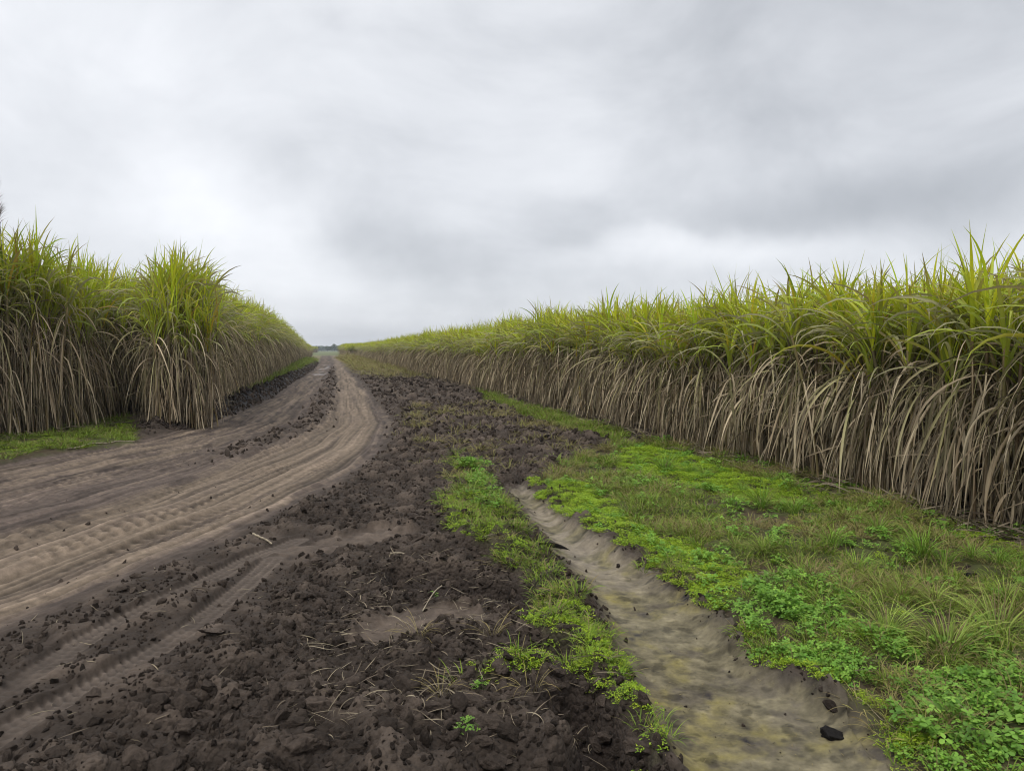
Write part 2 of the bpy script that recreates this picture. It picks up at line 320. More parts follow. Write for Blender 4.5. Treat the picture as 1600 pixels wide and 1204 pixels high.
def material(name, rough=.8, spec=.25, trans=0.0, bump=None, vary=.25, vscale=30.0, hue=None):
    m = bpy.data.materials.new(name); m.use_nodes = True; t = m.node_tree; t.nodes.clear(); K = t.links.new
    at = N(t, 'ShaderNodeAttribute', attribute_name='tint'); tcn = N(t, 'ShaderNodeTexCoord')
    nz = N(t, 'ShaderNodeTexNoise', i_Scale=vscale, i_Detail=3.0); K(tcn.outputs['Object'], nz.inputs['Vector'])
    oi = N(t, 'ShaderNodeObjectInfo')
    f = M_(t, 'ADD', M_(t, 'MULTIPLY', M_(t, 'SUBTRACT', nz.outputs[0], .5), vary * 2), M_(t, 'ADD', M_(t, 'MULTIPLY', oi.outputs['Random'], .22), .89))
    sc_ = N(t, 'ShaderNodeVectorMath', operation='SCALE'); K(at.outputs['Color'], sc_.inputs[0]); K(f, sc_.inputs['Scale'])
    b = N(t, 'ShaderNodeBsdfPrincipled'); K(sc_.outputs[0], b.inputs['Base Color']); b.inputs['Roughness'].default_value = rough
    b.inputs['Specular IOR Level'].default_value = spec
    if bump:
        nb = N(t, 'ShaderNodeTexNoise', i_Scale=bump[0], i_Detail=6.0, i_Roughness=.6); K(tcn.outputs['Object'], nb.inputs['Vector'])
        bp = N(t, 'ShaderNodeBump', i_Strength=bump[1], i_Distance=bump[2]); K(nb.outputs[0], bp.inputs['Height']); K(bp.outputs[0], b.inputs['Normal'])
    out = N(t, 'ShaderNodeOutputMaterial')
    if trans:
        tr = N(t, 'ShaderNodeBsdfTranslucent'); K(sc_.outputs[0], tr.inputs['Color']); mx = N(t, 'ShaderNodeMixShader'); mx.inputs[0].default_value = trans
        K(b.outputs[0], mx.inputs[1]); K(tr.outputs[0], mx.inputs[2]); K(mx.outputs[0], out.inputs[0])
    else: K(b.outputs[0], out.inputs[0])
    return m
M_LEAF = material('cane_leaf', .5, .35, .35, vary=.15, vscale=6)
M_DRY = material('dry_cane_leaf', .85, .15, .12, vary=.25, vscale=9)
M_STALK = material('cane_stalk', .6, .3, bump=(60, .3, .004), vary=.3, vscale=15)
M_GREEN = material('weed_leaf', .55, .3, .3, vary=.15, vscale=40)
M_GRASS = material('grass_blade', .6, .25, .25, vary=.15, vscale=30)
M_STRAW = material('dry_straw', .85, .15, .0, vary=.25, vscale=30)
M_CLOD = material('soil_clod_earth', .95, .1, bump=(5.5, 1.0, .016), vary=.5, vscale=4)
M_TREE = material('far_foliage', .8, .1, .1, vary=.2, vscale=1)
M_BARK = material('bark', .9, .1, bump=(8, .6, .05), vary=.3, vscale=4)

def blades(bag, base, az, th0, bend, p, ln, w, c0, c1, nseg=7, tw0=0., tw1=0., sway=0., fold=.25, wprof=(.45, .55), zmin=None, mi=0, droop=None):
    n = len(az); base = np.asarray(base, float); one = np.ones(n)
    az, th0, bend, p, ln, w, tw0, tw1, sway = [np.asarray(q, float) * one for q in (az, th0, bend, p, ln, w, tw0, tw1, sway)]
    ncol = 3 if fold else 2
    V = np.zeros((n, nseg + 1, ncol, 3)); Cc = np.zeros((n, nseg + 1, ncol, 3)); pos = base.copy()
    for k in range(nseg + 1):
        s = k / nseg; sm = max(s, .001)
        th = th0 - bend * sm ** p; a = az + sway * s
        T = np.stack([np.cos(th) * np.cos(a), np.cos(th) * np.sin(a), np.sin(th)], 1)
        S0 = np.stack([-np.sin(a), np.cos(a), 0 * a], 1); Nn = np.cross(S0, T)
        ph = tw0 + tw1 * s; S = S0 * np.cos(ph)[:, None] + Nn * np.sin(ph)[:, None]; NN = np.cross(T, S)
        prof = min(1, wprof[0] + s * 3) * (1 - max(0, (s - wprof[1]) / (1 - wprof[1])) ** 1.5); prof = max(prof, .04)
        hw = (w * .5 * prof)[:, None]
        q = pos.copy()
        if zmin is not None: q[:, 2] = np.maximum(q[:, 2], zmin)
        if ncol == 3:
            V[:, k, 0] = q - S * hw; V[:, k, 1] = q - NN * hw * fold * 2; V[:, k, 2] = q + S * hw
        else: V[:, k, 0] = q - S * hw; V[:, k, 1] = q + S * hw
        Cc[:, k] = (c0 * (1 - s ** 1.5) + c1 * s ** 1.5)[:, None, :] if np.ndim(c0) > 1 else c0
        if ncol == 3: Cc[:, k, 1] *= 1.12
        pos = pos + T * (ln / nseg)[:, None]
    i = np.arange(n)[:, None, None] * (nseg + 1) * ncol; kk = np.arange(nseg)[None, :, None] * ncol; j = np.arange(ncol - 1)[None, None, :]
    a0 = (i + kk + j).ravel(); F = np.stack([a0, a0 + 1, a0 + 1 + ncol, a0 + ncol], 1)
    bag.add(V.reshape(-1, 3), F, Cc.reshape(-1, 3), mi)
def tube(bag, pts, rad, c, seg=6, mi=0):
    pts = np.asarray(pts, float); rad = np.asarray(rad, float) * np.ones(len(pts)); n = len(pts)
    T = np.gradient(pts, axis=0); T /= np.linalg.norm(T, axis=1)[:, None] + 1e-9
    up = np.where(np.abs(T[:, 2:3]) > .9, np.array([[1., 0, 0]]), np.array([[0., 0, 1]]))
    A = np.cross(T, up); A /= np.linalg.norm(A, axis=1)[:, None]; B = np.cross(T, A)
    a = np.arange(seg) * 2 * math.pi / seg
    V = pts[:, None] + rad[:, None, None] * (A[:, None] * np.cos(a)[None, :, None] + B[:, None] * np.sin(a)[None, :, None])
    V = V.reshape(-1, 3); F = []
    for k in range(n - 1):
        for j in range(seg): F.append((k * seg + j, k * seg + (j + 1) % seg, (k + 1) * seg + (j + 1) % seg, (k + 1) * seg + j))
    bag.add(V, np.array(F), np.repeat(c, seg, 0) if np.ndim(c) > 1 else c, mi)
rng = np.random.default_rng(7)
U = lambda a, b, n=None: rng.uniform(a, b, n)
cols = lambda n, a, b, v=.12: (np.array(a) + (np.array(b) - np.array(a)) * U(0, 1, (n, 1))) * (1 + U(-v, v, (n, 1)))

# ------------------------------------------------------------------ ground sheet
def build_ground():
    th = np.concatenate([np.arange(-180, -46, 3.0), np.arange(-46, -36, .4), np.arange(-36, 36, .105), np.arange(36, 46, .4), np.arange(46, 180, 3.0)])
    th = np.radians(th)
    r = [.02, .3, .7, 1.1, 1.5, 1.8]
    x_ = 2.0
    while x_ < 16000: r.append(x_); x_ *= 1.0028 if x_ < 13 else 1.0065 if x_ < 90 else 1.03 if x_ < 400 else 1.12
    r = np.array(r); nr, nt = len(r), len(th)
    X = (r[:, None] * np.sin(th)[None]).ravel(); Y = (r[:, None] * np.cos(th)[None]).ravel()
    z, c, lo, dm = plan(X, Y)
    i = np.arange(nr - 1)[:, None] * nt; j = np.arange(nt)[None]; jn = (j + 1) % nt
    F = np.stack([(i + j), (i + jn), (i + nt + jn), (i + nt + j)], -1).reshape(-1, 4)
    m = bpy.data.materials.new('ground_earth'); m.use_nodes = True; t = m.node_tree; t.nodes.clear(); K = t.links.new
    at = N(t, 'ShaderNodeAttribute', attribute_name='tint'); al = N(t, 'ShaderNodeAttribute', attribute_name='loose'); ad = N(t, 'ShaderNodeAttribute', attribute_name='damp')
    ge = N(t, 'ShaderNodeNewGeometry')
    na = N(t, 'ShaderNodeTexNoise', i_Scale=45.0, i_Detail=8.0, i_Roughness=.68); K(ge.outputs['Position'], na.inputs['Vector'])
    nb = N(t, 'ShaderNodeTexNoise', i_Scale=6.0, i_Detail=6.0, i_Roughness=.6); K(ge.outputs['Position'], nb.inputs['Vector'])
    vo = N(t, 'ShaderNodeTexVoronoi', i_Scale=38.0); K(ge.outputs['Position'], vo.inputs['Vector'])
    f = M_(t, 'ADD', M_(t, 'MULTIPLY', na.outputs[0], 1.0), M_(t, 'MULTIPLY', nb.outputs[0], .6)); f = M_(t, 'ADD', f, .20)
    s_ = N(t, 'ShaderNodeVectorMath', operation='SCALE'); K(at.outputs['Color'], s_.inputs[0]); K(f, s_.inputs['Scale'])
    b = N(t, 'ShaderNodeBsdfPrincipled'); K(s_.outputs[0], b.inputs['Base Color'])
    rg = N(t, 'ShaderNodeMapRange'); K(ad.outputs['Fac'], rg.inputs[0]); rg.inputs[3].default_value = .93; rg.inputs[4].default_value = .45; K(rg.outputs[0], b.inputs['Roughness'])
    b.inputs['Specular IOR Level'].default_value = .2
    hh = M_(t, 'ADD', na.outputs[0], M_(t, 'MULTIPLY', M_(t, 'SUBTRACT', 1.0, vo.outputs['Distance']), M_(t, 'MULTIPLY', al.outputs['Fac'], 1.2)))
    bs = M_(t, 'ADD', M_(t, 'MULTIPLY', al.outputs['Fac'], .75), .35)
    bp = N(t, 'ShaderNodeBump', i_Distance=.014); K(hh, bp.inputs['Height']); K(bs, bp.inputs['Strength']); K(bp.outputs[0], b.inputs['Normal'])
    o = N(t, 'ShaderNodeOutputMaterial'); K(b.outputs[0], o.inputs[0])
    g = obj('ground', mesh('ground', np.stack([X, Y, z], 1), F, m, c, True, {'loose': lo, 'damp': dm}))
    tag(g, kind='structure')
build_ground()

# ------------------------------------------------------------------ instanced ground cover (stuff only)
def proto_coll(name, meshes):
    c = bpy.data.collections.new(name)
    for i, me in enumerate(meshes):
        o = bpy.data.objects.new('%s_%02d' % (name, i), me); c.objects.link(o)
    return c
def scatter(name, pts, rot, scl, idx, coll, label, cat):
    me = bpy.data.meshes.new(name); pts = np.asarray(pts, np.float32)
    me.vertices.add(len(pts)); me.vertices.foreach_set('co', pts.ravel())
    for k, d in (('rot', rot), ('scl', scl)):
        a = me.attributes.new(k, 'FLOAT_VECTOR', 'POINT'); a.data.foreach_set('vector', np.asarray(d, np.float32).ravel())
    a = me.attributes.new('idx', 'INT', 'POINT'); a.data.foreach_set('value', np.asarray(idx, np.int32))
    o = obj(name, me); tag(o, label, cat, kind='stuff')
    ng = bpy.data.node_groups.new(name, 'GeometryNodeTree')
    ng.interface.new_socket('Geometry', in_out='INPUT', socket_type='NodeSocketGeometry'); ng.interface.new_socket('Geometry', in_out='OUTPUT', socket_type='NodeSocketGeometry')
    gi = ng.nodes.new('NodeGroupInput'); go = ng.nodes.new('NodeGroupOutput'); ip = ng.nodes.new('GeometryNodeInstanceOnPoints'); ci = ng.nodes.new('GeometryNodeCollectionInfo')
    ci.inputs['Collection'].default_value = coll; ci.inputs['Separate Children'].default_value = True; ci.inputs['Reset Children'].default_value = True
    def na(t, n):
        q = ng.nodes.new('GeometryNodeInputNamedAttribute'); q.data_type = t; q.inputs['Name'].default_value = n; return [s for s in q.outputs if s.enabled and s.name == 'Attribute'][0]
    k = ng.links.new
    k(gi.outputs[0], ip.inputs['Points']); k(ci.outputs[0], ip.inputs['Instance']); ip.inputs['Pick Instance'].default_value = True
    k(na('INT', 'idx'), ip.inputs['Instance Index']); k(na('FLOAT_VECTOR', 'rot'), ip.inputs['Rotation']); k(na('FLOAT_VECTOR', 'scl'), ip.inputs['Scale'])
    k(ip.outputs[0], go.inputs[0])
    md = o.modifiers.new('scatter', 'NODES'); md.node_group = ng
    return o
def fill(poly, per_m2, far_y=12.0, soft=.08, gate=None):
    """random points inside an outline, thinner with distance"""
    a = np.array(poly); x0, y0 = a.min(0) - .1; x1, y1 = a.max(0) + .1
    n = int((x1 - x0) * (y1 - y0) * per_m2); x, y = U(x0, x1, n), U(y0, y1, n)
    k = U(0, 1, n) < 1 / (1 + (np.maximum(0, y) / far_y) ** 2); x, y = x[k], y[k]
    wx, wy = x + .10 * fbm(x * 2.1, y * 2.1, 3, 5), y + .14 * fbm(x * 2.1 + 9, y * 2.1, 3, 6)
    d = sdf(poly, wx, wy); k = d < U(-soft, soft * .4, len(x))
    if gate is not None: k &= U(0, 1, len(x)) < gate(x, y)
    return x[k], y[k]

# ------------------------------------------------------------------ sugarcane
def cane_clump(seed, corner=False):
    """stalks, green leaves and dry leaves of one stool, about 2.6 m tall; origin at the ground"""
    global rng
    keep = rng; rng = np.random.default_rng(seed)
    st, gb, db = Bag(), Bag(), Bag(); ns = int(U(11, 15)) + (4 if corner else 0); lean = U(0, 6.28)
    for i in range(ns):
        r, a = .31 * math.sqrt(U(0, 1)), U(0, 6.28); bare = U(0, 1) < .4; bx, by = r * math.cos(a), r * math.sin(a)
        hs = U(1.42, 1.86); la = U(0, 6.28); lm = abs(rng.normal(0, .09)) + (.18 if U(0, 1) < .06 else 0)
        zz = np.linspace(0, hs, 12)
        px = bx * (1 + .25 * zz / hs) + lm * math.cos(la) * (zz / hs) ** 1.5 * hs; py = by * (1 + .25 * zz / hs) + lm * math.sin(la) * (zz / hs) ** 1.5 * hs
        col = cols(12, (.20, .17, .07), (.26, .18, .10), .3) if bare else cols(12, (.085, .075, .035), (.15, .10, .055), .3)
        tube(st, np.stack([px, py, zz - .02], 1), np.where(np.arange(12) % 2, .0135, .0165), col, 6)
        # green crown
        n = int(U(9, 12)); k = np.linspace(0, 1, n)          # 0 = oldest, lowest
        ha = hs - .30 + .34 * k + U(-.03, .03, n); az = la + np.arange(n) * math.pi * .95 + U(-.5, .5, n)
        ii = np.clip(ha / hs, 0, 1) * 11; bxk, byk = np.interp(ii, range(12), px), np.interp(ii, range(12), py)
        th0 = R(62) + R(24) * k + U(-.12, .12, n); bend = R(138) - R(108) * k + U(-.5, .45, n); ln = 1.16 - .36 * k + U(-.16, .18, n)
        young = cols(n, (.56, .55, .020), (.34, .46, .016), .18); old = cols(n, (.40, .42, .06), (.22, .29, .05), .18)
        c0 = old * (1 - k[:, None]) + young * k[:, None]; c1 = c0 * 1.0
        yl = U(0, 1, n) < .08; c0[yl] = cols(int(yl.sum()), (.50, .38, .03), (.42, .26, .02)) if yl.any() else c0[yl]
        tipd = U(0, 1, n) < .28; c1[tipd] = cols(int(tipd.sum()), (.34, .26, .10), (.22, .15, .07)) if tipd.any() else c1[tipd]
        gy = (k < .42) & (U(0, 1, n) < .6); c0[gy] = c0[gy] * .5 + np.array([.24, .23, .13]) * .5; c1[gy] = np.array([.30, .26, .16])
        blades(gb, np.stack([bxk, byk, ha], 1), az, th0, bend, U(1.1, 1.9, n), ln, U(.022, .037, n), c0, c1, 9, U(-.4, .4, n), U(-1.6, 1.6, n), U(-.5, .5, n), .18)
        # dead leaves hanging from the joints
        n = int(U(24, 31)); k = U(0, 1, n) ** .66; ha = .22 + k * (hs - .38); az = U(0, 6.28, n)
        ii = np.clip(ha / hs, 0, 1) * 11; bxk, byk = np.interp(ii, range(12), px), np.interp(ii, range(12), py)
        arch = U(0, 1, n) < .045 + .20 * (k > .82); th0 = np.where(arch, U(R(25), R(72), n), U(R(-66), R(35), n)); bend = th0 + R(87) + np.where(arch, U(-.15, .08, n), U(-.22, .22, n)); ln = np.clip(.50 + .50 * k + U(-.25, .3, n), .3, 1.3)
        c0 = cols(n, (.64, .53, .36), (.30, .225, .145), .25); c1 = c0 * U(.75, 1.05, (n, 1))
        gg = (k > .72) & (U(0, 1, n) < .40); c0[gg] = c0[gg] * .4 + np.array([.27, .29, .08]) * .6; ln[gg] += .2
        yg = U(0, 1, n) < .012; c0[yg] = np.array([.45, .33, .07])
        dk = U(0, 1, n) < .45; c0[dk] *= .38; c1[dk] *= .38  # random leaves darkened in colour to read as shaded gaps in the skirt
        blades(db, np.stack([bxk, byk, ha], 1), az, th0, bend, np.where(arch, U(.30, .80, n), U(.07, .26, n)), ln, U(.010, .026, n), c0, c1, 9, U(-1.3, 1.3, n), U(-2.8, 2.8, n), U(-.7, .7, n), .22, zmin=.012 + .02 * U(0, 1, n))
        # a few snapped, slanting dead leaves
        n = 2; ha = U(.5, hs - .2, n)
        blades(db, np.stack([np.full(n, bx), np.full(n, by), ha], 1), U(0, 6.28, n), U(-.6, .5, n), U(-.2, .9, n), 1., U(.4, .8, n), U(.014, .026, n), cols(n, (.3, .24, .16), (.2, .15, .1)), cols(n, (.3, .24, .16), (.2, .15, .1)), 6, U(-1, 1, n), U(-2, 2, n), 0, .2, zmin=.015)
    rng = keep
    return st, gb, db
NV = 12
VAR, VARH = [], []
for k in range(NV):
    st, gb, db = cane_clump(100 + k)
    allb = Bag(); VARH.append(float(np.percentile(np.concatenate(gb.v)[:, 2], 99.5)))
    for b_, mi in ((st, 0), (gb, 1), (db, 2)):
        for v, f, c in zip(b_.v, b_.f, b_.c): pass
        allb.add(np.concatenate(b_.v), np.concatenate(b_.f), np.concatenate(b_.c), mi)
    VAR.append((st.build('cane_stalks', M_STALK), gb.build('cane_green_leaves', M_LEAF), db.build('cane_dry_leaves', M_DRY), allb.build('cane_clump', [M_STALK, M_LEAF, M_DRY])))
def put_clump(x, y, s, hz, label, group, var=None, rz=None):
    v = VAR[int(U(0, NV)) if var is None else var]
    e_ = empty('sugarcane_clump', (x, y, float(hgt(x, y)[0]) - .01), U(0, 6.28) if rz is None else rz, (s, s, hz))
    tag(e_, label, 'sugarcane', group)
    obj('stalks', v[0], e_); obj('green_leaves', v[1], e_); obj('dry_leaves', v[2], e_)
    return e_
hR = lambda y: .98 + .03 * math.sin(y * 1.3) + .02 * math.sin(y * .37)
hL = lambda y: float(np.interp(y, [10, 13, 15.6, 17, 20, 30, 46, 68, 95, 122, 200], [1.58, 1.47, 1.38, 1.27, 1.28, 1.37, 1.38, 1.32, 1.18, 1.02, .95]))
bandsR = [(6.0, 8.2, 'sugarcane clump closest on the grassy bank side, tall with long tan hanging leaves', 'nearest sugarcane clumps beside the grassy bank'),
          (8.2, 11.5, 'sugarcane clump standing behind the bright green tufts, brown skirt of dead leaves', 'sugarcane clumps behind the grass tufts'),
          (11.5, 16, 'sugarcane clump where the grassy bank narrows, greyish arching leaves over dry skirt', 'sugarcane clumps where the bank narrows'),
          (16, 25, 'sugarcane clump along the narrow grass strip past the ditch head', 'sugarcane clumps along the narrow grass strip'),
          (25, 42, 'sugarcane clump bordering the tilled clods in the middle distance', 'sugarcane clumps bordering the tilled clods'),
          (42, 200, 'small distant sugarcane clump in the long row across from the track', 'distant sugarcane clumps across from the track')]
bandsL = [(0, 15.6, 'tall sugarcane clump in the block left of the dark gap, above the weedy verge', 'tall sugarcane clumps before the dark gap'),
          (15.6, 19, 'sugarcane clump just past the corner clump, lime top over straw skirt', 'sugarcane clumps just past the corner'),
          (19, 30, 'sugarcane clump behind the black clods beside the muddy track', 'sugarcane clumps behind the black clods'),
          (30, 50, 'sugarcane clump on the track side, above the thin green verge', 'sugarcane clumps above the green verge'),
          (50, 200, 'small distant sugarcane clump beside the bend of the muddy track', 'distant sugarcane clumps beside the track')]
nput = 0; restX, restY, restS, restH = [], [], [], []
def pick(bands, y): return next(b for b in bands if b[0] <= y < b[1])
y = 6.15
while y < 128:                                   # front row facing the bank
    x = caneR(y) + .18 + U(-.10, .14)
    if y < 72:
        b = pick(bandsR, y); put_clump(x, y, U(.92, 1.12), hR(y) * U(.93, 1.04), b[2], b[3]).rotation_euler.x = U(-.03, .03); nput += 1
    else: restX.append(x); restY.append(y); restS.append(1.1); restH.append(hR(y) * U(.94, 1.05))
    y += .43 if y < 20 else .5 if y < 72 else .55
first_corner = put_clump(-6.88, 15.35, .95, 2.98 / VARH[3], 'bushy corner sugarcane clump jutting out beside the dark gap, spraying lime leaves', None, 3); nput += 1
put_clump(-6.40, 15.80, .95, 3.05 / VARH[8], 'sugarcane clump on the track flank of the corner clump, skirt touching the mud', None, 8); nput += 1
put_clump(-7.05, 15.95, .95, 3.4 / VARH[5], 'sugarcane clump right behind the corner clump, at the edge of the dark gap', None, 5); nput += 1
y = 15.75
while y < 175:                                   # front row facing the track
    x = float(caneL(max(y, 16.0))) - .15 + U(-.12, .12) + (.25 if y < 17 else 0)
    if y < 82:
        b = pick(bandsL, y); put_clump(x, y, U(.96, 1.16), hL(y) * U(.93, 1.06), b[2], b[3]).rotation_euler.x = U(-.03, .03); nput += 1
    else: restX.append(x); restY.append(y); restS.append(1.1); restH.append(hL(y) * U(.94, 1.05))
    y += .46 if y < 30 else .55
y = 11.6
while y < 15.25:                                  # the block before the gap
    b = bandsL[0]; put_clump(float(caneL(y)) - .25 + U(-.12, .12), y, U(1.05, 1.2), hL(y) * U(.96, 1.05), b[2], b[3]); nput += 1
    y += .40
for k in range(6):                               # rows behind, seen as tops and as darkness between the stools
    for y in np.arange(1.2 if k == 0 else -3, 128, .5 if k < 3 else .62):
        if k == 0 and y > 6.0: continue
        restX.append(caneR(y) + .18 + k * .85 + U(-.15, .15)); restY.append(y + U(-.15, .15)); restS.append(U(1, 1.15)); restH.append(hR(y) * U(.93, 1.03))
for k in range(6):
    for y in np.arange(8.5, 175, .5 if k < 3 else .62):
        if k == 0 and y > 11.4: continue
        x = caneL(y) - .25 - k * .85 + U(-.15, .15)
        if y > 15.9: x -= .1
        if 15.3 < y < 16.2 and k < 3: continue
        if y < 18.2 and abs(x / y + .502) < .028: continue
        restX.append(x); restY.append(y + U(-.15, .15)); restS.append(U(1, 1.15)); restH.append(hL(y) * U(.93, 1.03) + (.13 if 15.8 < y < 23 and k > 0 else 0))
# the next block beyond the headland, reaching nearer the track
for k in range(9):
    for y in np.arange(138, 182, .8):
        restX.append(caneR(y) - 1.3 + k * 1.0 + U(-.2, .2)); restY.append(y); restS.append(1.3); restH.append(U(1.0, 1.12))
for x in np.arange(-62, -48, .8):
    pass
# far blocks across the pasture
for x in np.arange(-175, -100, 1.3):
    for q in (0, 1.5, 3.2): restX.append(x + U(-.5, .5)); restY.append(395 + q + U(-.4, .4)); restS.append(1.8); restH.append(U(1.1, 1.35))
n = len(restX); rx, ry = np.array(restX), np.array(restY)
cc_ = proto_coll('cane_proto', [v[3] for v in VAR])
S_ = np.array(restS); scatter('sugarcane_field', np.stack([rx, ry, np.zeros(n) - .01], 1), np.stack([np.zeros(n), np.zeros(n), U(0, 6.28, n)], 1),
        np.stack([S_, S_, np.array(restH)], 1), rng.integers(0, NV, n), cc_, 'dense sugarcane standing in rows behind the front clumps and far off', 'sugarcane field')
print('heights', [round(h, 2) for h in VARH]); print('clumps', nput, 'rest', n)

# tall flowering stem above the block before the gap
def plume():
    e_ = empty('flowering_cane', (-8.88, 13.5, 0)); tag(e_, 'single cane stem with feathery grey flower plume rising above the tall cane', 'sugarcane')
    b = Bag(); zz = np.linspace(0, 4.0, 16); tube(b, np.stack([.05 * np.sin(zz), 0 * zz, zz], 1), np.linspace(.014, .006, 16), cols(16, (.12, .12, .05), (.2, .16, .08)), 6)
    n = 8; blades(b, np.stack([.05 * np.sin(U(2.4, 3.0, n)), np.zeros(n), U(2.4, 3.0, n)], 1), U(0, 6.28, n), R(70), R(90), 1.4, U(.7, 1., n), .03, cols(n, (.2, .3, .03), (.15, .22, .03)), cols(n, (.2, .3, .03), (.15, .22, .03)), 8)
    obj('stem', b.build('plume_stem', M_STALK), e_)
    b = Bag(); n = 150; h = U(3.75, 4.65, n); q = (h - 3.75) / .9
    blades(b, np.stack([.05 * np.sin(h) + 0 * h, 0 * h, h], 1), U(0, 6.28, n), R(50) + .3 * q, R(45), 1., .26 * (1 - q * .75), .008, cols(n, (.30, .25, .24), (.22, .17, .17)), cols(n, (.36, .31, .3), (.3, .25, .25)), 5, fold=0)
    obj('flower_plume', b.build('flower_plume', M_STRAW), e_)
plume()

# ------------------------------------------------------------------ clods
def clod_mesh(seed, sub):
    import bmesh
    bm = bmesh.new(); bmesh.ops.create_icosphere(bm, subdivisions=sub, radius=1)
    v = np.array([q.co[:] for q in bm.verts]); f = np.array([[q.index for q in p.verts] for p in bm.faces]); bm.free()
    g = np.random.default_rng(seed)
    for _ in range(11):
        nrm = g.normal(0, 1, 3); nrm /= np.linalg.norm(nrm); d = g.uniform(.42, .85); pr = v @ nrm; v -= np.maximum(0, pr - d)[:, None] * nrm
    fq = 1.9
    nz = fbm(v[:, 0] * fq + seed, v[:, 1] * fq + v[:, 2] * 1.3, 3, seed) + .6 * fbm(v[:, 2] * 3.3 + seed, v[:, 0] * 3.3, 3, seed + 5)
    v *= (1 + .17 * nz + .06 * fbm(v[:, 0] * 7 + v[:, 2] * 5, v[:, 1] * 7 + seed, 2, seed + 9))[:, None]; v *= np.array([1, g.uniform(.62, .95), g.uniform(.48, .75)]); v -= v.mean(0)
    t = g.uniform(.55, 1.6); c = np.array([.056, .043, .034]) * t * (1 + .25 * nz[:, None])
    return mesh('soil_clod', v, f, M_CLOD, np.clip(c, .01, .5), sub > 2)
SMALL = [clod_mesh(300 + i, 2) for i in range(10)]; BIG = [clod_mesh(400 + i, 4) for i in range(12)]
def loose_at(x, y): return plan(x, y)[2]
def clod_pts(n, x0, x1, y0, y1):
    x, y = U(x0, x1, n), U(y0, y1, n); z, c, lo, dm = plan(x, y); k = U(0, 1, n) < lo * .97 + .01 * (y < 9); return x[k], y[k], z[k]
def clod_scatter():
    X, Y, Z, S = [], [], [], []
    for (n, x0, x1, y0, y1, s0, s1) in ((30000, -5, 1.5, 1.8, 5.5, .005, .026), (1500, -5, 1.5, 1.8, 5.5, .03, .05), (15000, -5, 4, 5.5, 11, .010, .036),
                                        (15000, -9, 4, 11, 22, .018, .080), (11000, -15, 2, 22, 45, .03, .12), (5000, -30, -4, 45, 90, .05, .15)):
        x, y, z = clod_pts(n, x0, x1, y0, y1); X.append(x); Y.append(y); Z.append(z); S.append(s0 + (s1 - s0) * U(0, 1, len(x)) ** 2.4)
    n = 4500; y = 15 + 75 * U(0, 1, n) ** 1.8; x = np.interp(y, YK, XL_) + U(-.8, .1, n)       # black clods by the far verge
    X.append(x); Y.append(y); Z.append(hgt(x, y)); S.append(.025 + .06 * U(0, 1, n) ** 2 + y * .0003)
    x, y = fill(HOLLOW, 70, 12); X.append(x); Y.append(y); Z.append(hgt(x, y)); S.append(U(.01, .045, len(x)))
    x, y = fill(DITCH, 30, 6, gate=lambda a, b: .55 * (fbm(a * 2, b * 2, 2, 9) > .1) + .12); X.append(x); Y.append(y); Z.append(hgt(x, y)); S.append(.002 + .009 * U(0, 1, len(x)) ** 3)
    x, y = fill(GREEN_R, 22, 8, gate=lambda a, b: (sdf(DITCH, a, b) > .05) * 1.); X.append(x); Y.append(y); Z.append(hgt(x, y)); S.append(U(.006, .028, len(x)))
    x, y, z, s = map(np.concatenate, (X, Y, Z, S)); n = len(x)
    scatter('soil_crumbs', np.stack([x, y, z + s * .02], 1), U(-3, 3, (n, 3)), np.stack([s * U(.8, 1.5, n), s, s], 1), rng.integers(0, 10, n), proto_coll('crumb_proto', SMALL), 'crumbled dark earth strewn over the tilled ground', 'soil')
    print('crumbs', n)
clod_scatter()
def put_clod(x, y, s, label, group=None, flat=1.0, v=None, rz=None, name='soil_clod', me=None):
    o = obj(name, me or BIG[int(U(0, 12)) if v is None else v], None, (x, y, float(hgt(x, y)[0]) + s * .06 * flat))
    o.rotation_euler = (U(-.4, .4), U(-.4, .4), U(0, 6.28) if rz is None else rz); o.scale = (s, s * U(.75, 1.1), s * flat); tag(o, label, 'clod', group); return o
def named_clod(px, py, s, label, flat=1.0, v=None, **k): x, y = G(px, py); return put_clod(x, y, s, label, None, flat, v, **k)
pale_me = BIG[2].copy(); a_ = pale_me.color_attributes['tint']; a_.data.foreach_set('color', np.tile([.125, .098, .08, 1], len(pale_me.vertices)).astype(np.float32))
named_clod(332, 1003, .075, 'flat pale brown clod lying alone between the tyre print and the tilled soil', .45, me=pale_me, rz=.2)
black_me = BIG[5].copy(); a_ = black_me.color_attributes['tint']; a_.data.foreach_set('color', np.tile([.018, .016, .015, 1], len(black_me.vertices)).astype(np.float32))
x, y = G(1303, 1152, -.06); put_clod(x, y, .075, 'black jagged clod sitting alone on the wet ditch floor', None, .75, me=black_me, rz=.3)
x, y = G(1195, 728); put_clod(x, y, .17, 'grey rounded lump half buried at the foot of the cane', None, .8, me=pale_me, rz=1.0)
named_clod(1500, 915, .10, 'dark wet clod in the grass near the tall tufts', .5, me=black_me)
named_clod(1120, 845, .09, 'dark clod between the lime weed band and dry grass', .5)
named_clod(635, 1130, .12, 'large upright clod wearing a tuft of moss at the frame bottom', 1.3, 4)
named_clod(540, 1080, .10, 'long clod lying slantwise below the dry stubble', .8, 6)
ck = [G(*p) for p in ((332, 1003), (635, 1130), (540, 1080))]
def near_ck(x, y, r=.12): return any(math.hypot(x - a, y - b) < r for a, b in ck)
